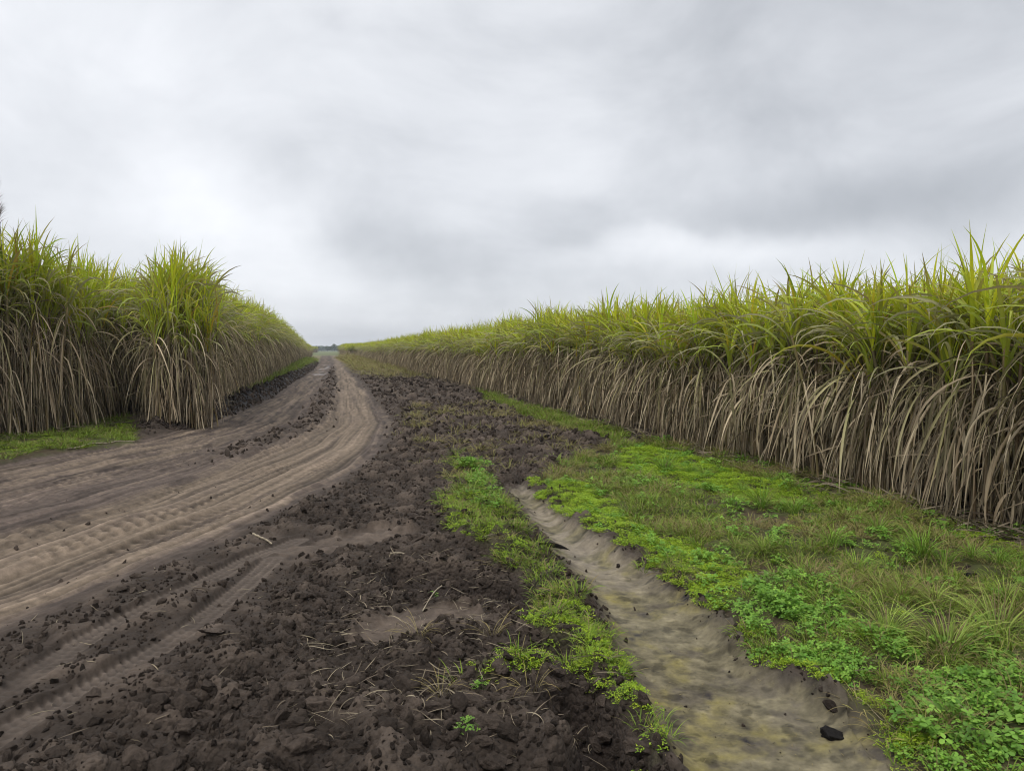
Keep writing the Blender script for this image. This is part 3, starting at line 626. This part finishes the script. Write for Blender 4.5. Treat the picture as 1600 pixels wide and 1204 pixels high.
sets = [(60, -2.6, .6, 2.3, 3.4, .050, .088, 'big dark soil clod among the closest clods at the foot of the view', 'big clods at the foot of the view'),
        (110, -3.0, .5, 3.2, 4.8, .032, .062, 'fist sized brown soil clod between the tyre prints and the stubble', 'clods between the tyre prints and stubble'),
        (90, -2.4, .2, 4.8, 7.6, .032, .060, 'small brown soil clod on the tilled band beside the mossy ditch edge', 'clods beside the mossy ditch edge'),
        (32, -1.6, 1.2, 9.5, 15, .05, .10, 'dark soil clod in the churned patch beyond the ditch head', 'clods beyond the ditch head')]
ncl = 0
for (n, x0, x1, y0, y1, s0, s1, lb, gp) in sets:
    k = 0; tries = 0
    while k < n and tries < 60:
        tries += 1; x, y = U(x0, x1, 200), U(y0, y1, 200); z, c, lo, dm = plan(x, y)
        for xx, yy, l in zip(x, y, lo):
            if k >= n: break
            if l > .8 and U(0, 1) < l and abs(xx) < yy * .67 and yy > 2.75 - .0 and not near_ck(xx, yy):
                put_clod(xx, yy, s0 + (s1 - s0) * U(0, 1) ** 1.8, lb, gp, U(.7, 1.1)); k += 1
    ncl += k
print('clods', ncl)

# ------------------------------------------------------------------ low plants
def leaf_patch(seed, n, rad, hgt_, lsz, ca, cb, tri=False):
    """small round leaflets on fine stems"""
    g = np.random.default_rng(seed); V, F, C = [], [], []; i = 0
    for _ in range(n):
        r = rad * math.sqrt(g.uniform()); a = g.uniform(0, 6.28); h = hgt_ * g.uniform(.35, 1) * (1 - .5 * (r / rad) ** 2)
        ctr = np.array([r * math.cos(a), r * math.sin(a), h]); col = (np.array(ca) + (np.array(cb) - np.array(ca)) * g.uniform()) * g.uniform(.75, 1.2)
        up = np.array([g.normal(0, .45), g.normal(0, .45), 1]); up /= np.linalg.norm(up); a0 = g.uniform(0, 6.28); sz = lsz * g.uniform(.6, 1.2)
        for q in range(3 if tri else 2):
            aa = a0 + q * (2.09 if tri else 3.14) + g.uniform(-.3, .3); d = np.array([math.cos(aa), math.sin(aa), 0]); d -= up * (d @ up); d /= np.linalg.norm(d); s = np.cross(up, d)
            P0 = ctr; dr = up * -.25
            pts = [P0, P0 + d * sz * .45 + s * sz * .38, P0 + d * sz * .95 + s * sz * .26 + dr * sz * .4, P0 + d * sz * 1.08 + dr * sz * .6, P0 + d * sz * .95 - s * sz * .26 + dr * sz * .4, P0 + d * sz * .45 - s * sz * .38]
            V += pts; F += [(i, i + 1, i + 2, i + 3), (i, i + 3, i + 4, i + 5)]; C += [col] * 6; i += 6
        V += [np.array([ctr[0] * .5, ctr[1] * .5, 0]), np.array([ctr[0] * .5 + .0012, ctr[1] * .5, 0]), ctr + np.array([.0008, 0, 0]), ctr]; F.append((i, i + 1, i + 2, i + 3)); C += [col * .8] * 4; i += 4
    return mesh('leaf_patch', np.array(V), np.array(F), M_GREEN, np.array(C), False)
def tuft_mesh(seed, n, rad, l0, l1, w, ca, cb, dry=.2, spread=.6, name='blades', mat=None):
    global rng
    keep = rng; rng = np.random.default_rng(seed); b = Bag(); r = rad * np.sqrt(U(0, 1, n)); a = U(0, 6.28, n)
    c0 = cols(n, ca, cb, .2); dr = U(0, 1, n) < dry
    if dr.any(): c0[dr] = cols(int(dr.sum()), (.24, .20, .085), (.17, .14, .065))
    blades(b, np.stack([r * np.cos(a), r * np.sin(a), 0 * r], 1), a + U(-.6, .6, n), R(88) - spread * U(.1, 1, n), R(40) + R(75) * U(0, 1, n), 1.2, U(l0, l1, n), w * U(.7, 1.2, n), c0, c0 * np.array([1.15, 1.05, .9]), 6, U(-.5, .5, n), U(-1, 1, n), U(-.4, .4, n), 0, zmin=.003)
    m = b.build(name, mat or M_GRASS); rng = keep; return m
MOSS = [leaf_patch(500 + i, 54, .055, .022, .0066, (.38, .48, .025), (.17, .32, .018)) for i in range(6)]
CLOV = [leaf_patch(520 + i, 34, .075, .075, .0155, (.12, .27, .028), (.22, .38, .045), True) for i in range(6)]
SHORT = [tuft_mesh(540 + i, 34, .05, .03, .10, .0032, (.20, .29, .030), (.09, .15, .020), .25, .9) for i in range(6)]
DRYG = [tuft_mesh(560 + i, 30, .06, .04, .13, .003, (.28, .25, .09), (.20, .23, .05), .6, 1.2) for i in range(6)]
def cover(name, me, sets_, label, cat, s0=.7, s1=1.3, far=.055):
    X = np.concatenate([q[0] for q in sets_]); Y = np.concatenate([q[1] for q in sets_]); n = len(X); z = hgt(X, Y)
    s = U(s0, s1, n) * (1 + far * np.maximum(0, Y - 5))
    scatter(name, np.stack([X, Y, z - .004], 1), np.stack([U(-.15, .15, n), U(-.15, .15, n), U(0, 6.28, n)], 1), np.stack([s, s, s * U(.8, 1.15, n)], 1), rng.integers(0, len(me), n), proto_coll(name + '_proto', me), label, cat)
    print(name, n)
pt = lambda f, s, lo, hi: (lambda x, y: ss(lo, hi, fbm(x * f, y * f, 3, s)))
offditch = lambda x, y: (sdf(DITCH, x, y) > -.02) * 1.0
def edge_pts(n, w):
    x, y = U(.2, 4.5, n * 10), U(2.4, 9.5, n * 10); d = sdf(DITCH, x, y); k = (d > -.03) & (d < w) & (fbm(x * 3, y * 3, 2, 218) > -.12) & (sdf(GREEN_R, x, y) < .15); return x[k][:n], y[k][:n]
xs, ys = fill(GREEN_R, 130, 9, gate=lambda x, y: pt(1.6, 201, -.1, .5)(x, y) * .5)
strip_y = 15 + 85 * U(0, 1, 6000) ** 1.6; strip_x = np.interp(strip_y, YK, XL_) - .75 - (np.interp(strip_y, YK, XL_) - .75 - caneL(strip_y)) * U(0, 1, 6000)
kk = (strip_x > caneL(strip_y)) & (strip_y > 18); strip = (strip_x[kk], strip_y[kk])
cover('low_weeds', MOSS, [fill(BAND_1, 900, 10), fill(BAND_2, 800, 13), fill(BAND_3, 330, 12, gate=pt(1.8, 203, -.4, .2)), (xs, ys), edge_pts(2600, .10), fill(BAND_4, 1100, 9), fill(BAND_5, 1000, 9, gate=pt(4, 216, -.6, 0)), fill(MOSS_L, 620, 9, gate=lambda x, y: pt(2.6, 204, -.35, .3)(x, y) * offditch(x, y)),
      fill(STRIP_R, 120, 25), fill(GRASS_L, 110, 18, gate=pt(1.2, 205, -.3, .4))], 'bright lime creeping weeds carpeting the banks of the ditch', 'weeds')
cover('clover', CLOV, [fill(CLOVER, 330, 9, .22, pt(3, 217, -.7, .1)), fill(CLOVER_2, 330, 9, gate=pt(2.5, 206, -.6, .1)), fill(CLOVER_3, 260, 12, gate=pt(2.5, 207, -.4, .2)), fill(GREEN_R, 16, 9)], 'darker green clover spreading over the ditch edge', 'clover')
cover('short_grass', SHORT, [fill(GREEN_R, 240, 11, gate=lambda x, y: pt(1.1, 208, -.35, .25)(x, y) * (sdf(BAND_1, x, y) > -.05) * (sdf(BAND_2, x, y) > -.05)), fill(MOSS_L, 230, 12, gate=pt(2.2, 219, -.6, .1)), fill(STRIP_R, 220, 30), fill(GRASS_L, 120, 20, gate=pt(1.6, 215, -.3, .4)), strip], 'short uneven green grass on the bank', 'grass', .8, 1.5)
def dryg_gate(x, y): return ss(-.15, .35, fbm(x * 1.3, y * 1.3, 3, 209)) * (sdf(BAND_1, x, y) > 0) * (sdf(BAND_2, x, y) > 0) * (sdf(CLOVER, x, y) > 0)
till = P((640, 640), (760, 640), (960, 700), (860, 730), (800, 760), (700, 760), (620, 720))
cover('dry_grass', DRYG, [fill(GREEN_R, 210, 10, gate=dryg_gate), fill(till, 40, 30, gate=pt(1.5, 210, 0, .5)), fill(MOSS_L, 60, 10, gate=pt(3, 211, 0, .4)),
      (lambda y: (np.interp(y, YR, XR_) + U(.5, 7, len(y)), y))(38 + 95 * U(0, 1, 2600) ** .8)], 'yellowed dry grass between the green patches', 'grass', .8, 1.5)

def tuft(px, py, s, me, label, group=None):
    x, y = G(px, py); o = obj('grass_tuft', me, None, (x, y, float(hgt(x, y)[0]) - .005)); o.rotation_euler.z = U(0, 6.28); o.scale = (s, s, s * U(.85, 1.1)); tag(o, label, 'grass tuft', group)
BT = [tuft_mesh(600 + i, 120, .06, .14, .34, .0046, (.24, .38, .045), (.12, .24, .03), .15, .7) for i in range(5)]
LT = [tuft_mesh(620 + i, 110, .05, .22, .46, .0046, (.34, .43, .09), (.18, .28, .045), .2, 1.1) for i in range(3)]
tuft(1480, 1035, 1.05, LT[0], 'largest pale grass tuft, long blades arching over the clover')
tuft(1385, 1000, .8, LT[1], 'grass tuft with bent blades beside the clover patch')
tuft(1560, 1010, .9, LT[2], 'arching grass tuft behind the leafy weeds by the frame edge')
tuft(1190, 800, 1.0, BT[0], 'dark green bushy tuft in the middle of the bank')
tuft(1240, 812, .8, BT[1], 'low dark tuft touching the bushy one in mid bank')
tuft(1040, 742, 1.1, BT[2], 'upright dark green tuft near the start of the bank')
tuft(1370, 850, .85, BT[3], 'bright spiky tuft standing between dry patches')
tuft(1440, 885, 1.05, BT[4], 'wide bright tuft behind the dark wet clod')
for px, py in ((1410, 875), (1475, 890), (1560, 895), (1520, 890), (1595, 905), (1340, 905), (1300, 870), (1600, 880)): tuft(px, py, U(.6, .9), BT[int(U(0, 5))], 'mid size green tuft in the uneven line below the cane', 'green tufts in the line below the cane')
for px, py in ((1190, 880), (1150, 870), (1250, 900), (1320, 935), (1290, 960), (1210, 905), (1370, 930), (1100, 830), (1410, 950), (1460, 960), (1520, 970), (1570, 960)): tuft(px, py, U(.42, .62), LT[int(U(0, 3))], 'yellowish bent tuft in the dry middle of the bank', 'yellowish tufts in the dry middle of the bank')
for px, py in ((1000, 728), (1080, 745), (1100, 752), (980, 790), (1010, 800), (940, 775), (1060, 790), (1140, 800), (1160, 775)): tuft(px, py, U(.5, .8), BT[int(U(0, 5))], 'small tuft among the weeds where the bank begins', 'small tufts where the bank begins')
STALKY = [tuft_mesh(640 + i, 26, .05, .12, .30, .003, (.27, .22, .14), (.20, .16, .10), 1., .9, 'straw', M_STRAW) for i in range(3)]
for px, py, s, lb in ((655, 1010, .8, 'straw stubble tuft poking from the dark clods in mid frame'), (790, 905, .9, 'brown dead grass hanging over the little cut bank'),
                      (770, 1000, .8, 'crossed straw stubble beside the bright moss mound'), (830, 1100, .9, 'dead stubble at the lip of the dark hollow'), (690, 1130, .8, 'bleached stubble near the frame bottom, left of the hollow'),
                      (870, 1040, .7, 'grey stubble on the ledge over the notch')): tuft(px, py, s, STALKY[int(U(0, 3))], lb)

# leafy weeds at the ditch edge
BW = [leaf_patch(700 + i, 26, .09, .13, .026, (.11, .24, .028), (.20, .35, .045), True) for i in range(4)]
def weed(px, py, s, label, group=None):
    x, y = G(px, py); o = obj('leafy_weed', BW[int(U(0, 4))], None, (x, y, float(hgt(x, y)[0]) - .005)); o.rotation_euler.z = U(0, 6.28); o.scale = (s, s, s); tag(o, label, 'weed', group)
for px, py in ((1440, 1120), (1490, 1150), (1550, 1130), (1590, 1170), (1520, 1190), (1460, 1175), (1580, 1100), (1530, 1090), (1430, 1155), (1600, 1200), (1560, 1195), (1480, 1100)):
    weed(px, py, U(.75, 1.1), 'broad leafed weed crowding the near ditch corner', 'broad leafed weeds in the near ditch corner')
weed(1408, 1130, .8, 'leafy weed leaning out furthest over the wet ditch floor')
weed(400 * 0 + 675, 940, .45, 'tiny green seedling among the dark clods')
weed(750, 1110, .45, 'small green sprig in the stubble left of the hollow')
weed(730, 1195, .5, 'green sprig at the very bottom among clods')

# ------------------------------------------------------------------ straw, fallen stalks
def straw_stuff():
    global rng
    b = Bag(); X, Y = [], []
    for pl, d in ((P((560, 880), (860, 900), (960, 1060), (960, 1204), (480, 1204), (450, 1100)), 330), (P((200, 900), (600, 860), (600, 1204), (0, 1204), (0, 1000)), 26)):
        x, y = fill(pl, d, 9); X.append(x); Y.append(y)
    x, y = fill(MOSS_L, 120, 9); X.append(x); Y.append(y); x, y = fill(GREEN_R, 50, 9); X.append(x); Y.append(y)
    yy = 5 + 55 * U(0, 1, 9000) ** 1.5; X.append(caneR(yy) + rng.normal(-.10, .20, len(yy))); Y.append(yy)
    yy = 10.5 + 40 * U(0, 1, 3800) ** 1.6; X.append(caneL(yy) + rng.normal(.12, .25, len(yy))); Y.append(yy)
    x, y = np.concatenate(X), np.concatenate(Y); k = sdf(DITCH, x, y) > 0; x, y = x[k], y[k]; n = len(x); z = hgt(x, y)
    big = (x > caneR(y) - .5) | (x < caneL(y) + .5)
    c = cols(n, (.24, .20, .135), (.13, .10, .07), .3)
    blades(b, np.stack([x, y, z + .008], 1), U(0, 6.28, n), U(-.05, .5, n), U(.1, .9, n), 1., np.where(big, U(.10, .42, n), U(.03, .17, n)), np.where(big, U(.006, .022, n), U(.002, .0055, n)), c, c * .9, 5, U(-1, 1, n), U(-2, 2, n), U(-.8, .8, n), 0, zmin=z + .004)
    x, y = fill(DITCH, 420, 6, .01); x, y = x[:9000], y[:9000]; n = len(x); z = hgt(x, y); c = cols(n, (.035, .030, .024), (.24, .19, .09), .3)
    blades(b, np.stack([x, y, z + .002], 1), U(0, 6.28, n), U(0, .15, n), U(.0, .3, n), 1., .006 + .035 * U(0, 1, n) ** 2, U(.0012, .003, n), c, c, 4, 0, 0, U(-1, 1, n), 0, zmin=z + .0015)
    o = obj('straw', b.build('straw', M_STRAW)); tag(o, 'scattered straw and dead leaf litter on soil and under the cane', 'straw', kind='stuff'); print('straw', n)
straw_stuff()
def fallen(px, py, qx, qy, z0, z1, r, label, bow=.03, name='fallen_cane_stalk'):
    (x0, y0), (x1, y1) = G(px, py, z0), G(qx, qy, z1); n = 14; k = np.linspace(0, 1, n)
    pts = np.stack([x0 + (x1 - x0) * k, y0 + (y1 - y0) * k + bow * np.sin(k * 3.1), z0 + (z1 - z0) * k + bow * .6 * np.sin(k * 3.1)], 1)
    base = hgt(pts[:, 0], pts[:, 1]); pts[:, 2] = np.maximum(pts[:, 2], base + r)
    b = Bag(); org = pts[0].copy(); tube(b, pts - org, r * np.where(np.arange(n) % 3 == 0, 1.15, .95) * np.linspace(1, .65, n), cols(n, (.30, .25, .17), (.21, .17, .12)), 7)
    o = obj(name, b.build(name, M_STALK), None, org); tag(o, label, 'cane stalk'); return o
fallen(1590, 835, 1480, 610, .03, .95, .014, 'long dead cane stalk leaning out of the row, foot nearest the frame edge', .05)
fallen(1255, 748, 1320, 768, .02, .02, .012, 'pale fallen stalk curved on the ground below the cane')
fallen(1330, 762, 1350, 782, .02, .02, .012, 'short fallen stalk pointing from the cane into the grass')
fallen(1105, 712, 1165, 728, .02, .03, .014, 'bleached stalk lying by the grey rounded lump')
fallen(1075, 703, 1140, 722, .02, .02, .011, 'thin fallen stalk crossing the bleached one')
fallen(958, 676, 1022, 690, .02, .02, .014, 'fallen stalk at the end of the narrow grass strip')
fallen(1305, 830, 1345, 840, .02, .02, .010, 'brown twig in the grass beside the spiky tuft', name='fallen_twig')
fallen(105, 703, 210, 690, .02, .02, .014, 'long straw coloured stalk lying across the weedy verge by the track')
fallen(690, 915, 660, 955, .02, .10, .005, 'thin bare twig sticking up from the clods', name='fallen_twig')
fallen(610, 878, 655, 882, .03, .03, .008, 'short grey stick resting on the tilled clods', name='fallen_twig')
fallen(395, 842, 425, 850, .02, .02, .010, 'short pale stick where tyre prints leave the track', name='fallen_twig')
fallen(1335, 1105, 1400, 1145, -.04, .0, .003, 'thin reddish runner stem hanging over the ditch edge', name='fallen_twig')
def dark_leaf():
    x, y = G(862, 888); b = Bag(); blades(b, np.array([[-.10, 0, .03]]), [0.1], .12, .5, 1., .24, .07, np.array([[.03, .028, .026]]), np.array([[.05, .045, .04]]), 7, .5, .4, 0, .3)
    o = obj('dead_leaf', b.build('dead_leaf', M_STRAW), None, (x, y, float(hgt(x, y)[0]) + .02)); o.rotation_euler.z = -.5; tag(o, 'curled black dead leaf on the moss edge of the ditch', 'leaf')
dark_leaf()

# ------------------------------------------------------------------ distant trees
def tree(x, y, h, w, label, group, seed, name='distant_tree'):
    global rng
    e_ = empty(name, (x, y, 0), U(0, 6.28)); tag(e_, label, 'tree', group)
    b = Bag(); zz = np.linspace(0, h * .7, 8); tube(b, np.stack([.03 * h * np.sin(zz), 0 * zz, zz], 1), np.linspace(.035 * h, .008 * h, 8), cols(8, (.08, .07, .05), (.06, .05, .04)), 7)
    for k in range(5):
        a = U(0, 6.28); z0 = h * U(.3, .6); q = np.linspace(0, 1, 5); tube(b, np.stack([np.cos(a) * w * .35 * q, np.sin(a) * w * .35 * q, z0 + h * .22 * q], 1), np.linspace(.012 * h, .004 * h, 5), np.array([.07, .06, .045]), 5)
    obj('trunk', b.build('tree_trunk', M_BARK), e_)
    n = 900; nb = 9; cx_, cy_, cz_ = rng.normal(0, w * .22, nb), rng.normal(0, w * .22, nb), h * U(.42, .86, nb); k = rng.integers(0, nb, n); d = rng.normal(0, 1, (n, 3)); d /= np.linalg.norm(d, axis=1)[:, None]
    rr = w * .23 * U(.3, 1, n) ** .5; c = np.stack([cx_[k], cy_[k], cz_[k]], 1) + d * rr[:, None] * np.array([1, 1, .8]); s = w * .05
    a = rng.normal(0, 1, (n, 3)); a /= np.linalg.norm(a, axis=1)[:, None]; q = np.cross(a, rng.normal(0, 1, (n, 3))); q /= np.linalg.norm(q, axis=1)[:, None]
    V = np.stack([c - a * s, c - q * s, c + a * s, c + q * s], 1).reshape(-1, 3); F = np.arange(4 * n).reshape(-1, 4)
    me = mesh('tree_crown', V, F, M_TREE, np.repeat(cols(n, (.06, .095, .045), (.09, .13, .055), .3), 4, 0), False); obj('crown', me, e_)
for i, (px, dist, h, w, lb, gp) in enumerate([(522, 640, 6.6, 4.2, 'tall narrow tree on the horizon above the end of the track', None), (512, 640, 4.6, 6, 'rounded bluish tree at the end of the track side cane', None),
        (530, 700, 4.6, 9, 'low wide horizon tree just past the tall narrow one', None), (543, 660, 5.0, 9, 'bushy horizon tree above the far cane block', None), (551, 700, 4.8, 10, 'flat topped horizon tree over the far block corner', None)]):
    d = pix_dir(px, 546); tree(d.x / d.y * dist, dist, h, w, lb, gp, 900 + i)
for i, px in enumerate((562, 567, 572, 579, 586, 556)):
    d = pix_dir(px, 546); dist = 420 + 20 * (i % 3); tree(d.x / d.y * dist, dist, U(4.2, 5.2), U(5, 8), 'dark round tree showing over the distant cane tops', 'dark trees over the distant cane tops', 920 + i)
def treeline():
    n = 26000; x = U(-900, 900, n); y = 900 + U(-12, 12, n); h = 5.0 + 2.2 * fbm(x * .02, x * 0, 4, 301); z = h * U(0, 1, n) ** .7
    c = np.stack([x, y, z], 1); a = rng.normal(0, 1, (n, 3)); a /= np.linalg.norm(a, axis=1)[:, None]; q = np.cross(a, rng.normal(0, 1, (n, 3))); q /= np.linalg.norm(q, axis=1)[:, None]; s = 1.5
    V = np.stack([c - a * s, c - q * s, c + a * s, c + q * s], 1).reshape(-1, 3)
    o = obj('treeline', mesh('treeline', V, np.arange(4 * n).reshape(-1, 4), M_TREE, np.repeat(cols(n, (.06, .095, .045), (.09, .13, .055), .3), 4, 0), False)); tag(o, 'far off line of woods along the horizon', 'woods', kind='stuff')
treeline()

# ------------------------------------------------------------------ haze
def haze():
    x0, x1, y0, y1, z0, z1 = -1200, 1200, -60, 1050, -1.6, 14
    v = [(x, y, z) for z in (z0, z1) for y in (y0, y1) for x in (x0, x1)]
    f = [(0, 2, 3, 1), (4, 5, 7, 6), (0, 1, 5, 4), (2, 6, 7, 3), (0, 4, 6, 2), (1, 3, 7, 5)]
    m = bpy.data.materials.new('haze'); m.use_nodes = True; t = m.node_tree; t.nodes.clear()
    p = N(t, 'ShaderNodeVolumePrincipled'); p.inputs['Color'].default_value = (.85, .9, 1, 1); p.inputs['Density'].default_value = .00035; p.inputs['Anisotropy'].default_value = 0
    t.links.new(p.outputs[0], N(t, 'ShaderNodeOutputMaterial').inputs['Volume'])
    o = obj('haze', mesh('haze', v, f, m, smooth=False)); tag(o, 'thin damp air fading the far trees', 'haze', kind='stuff')
haze()
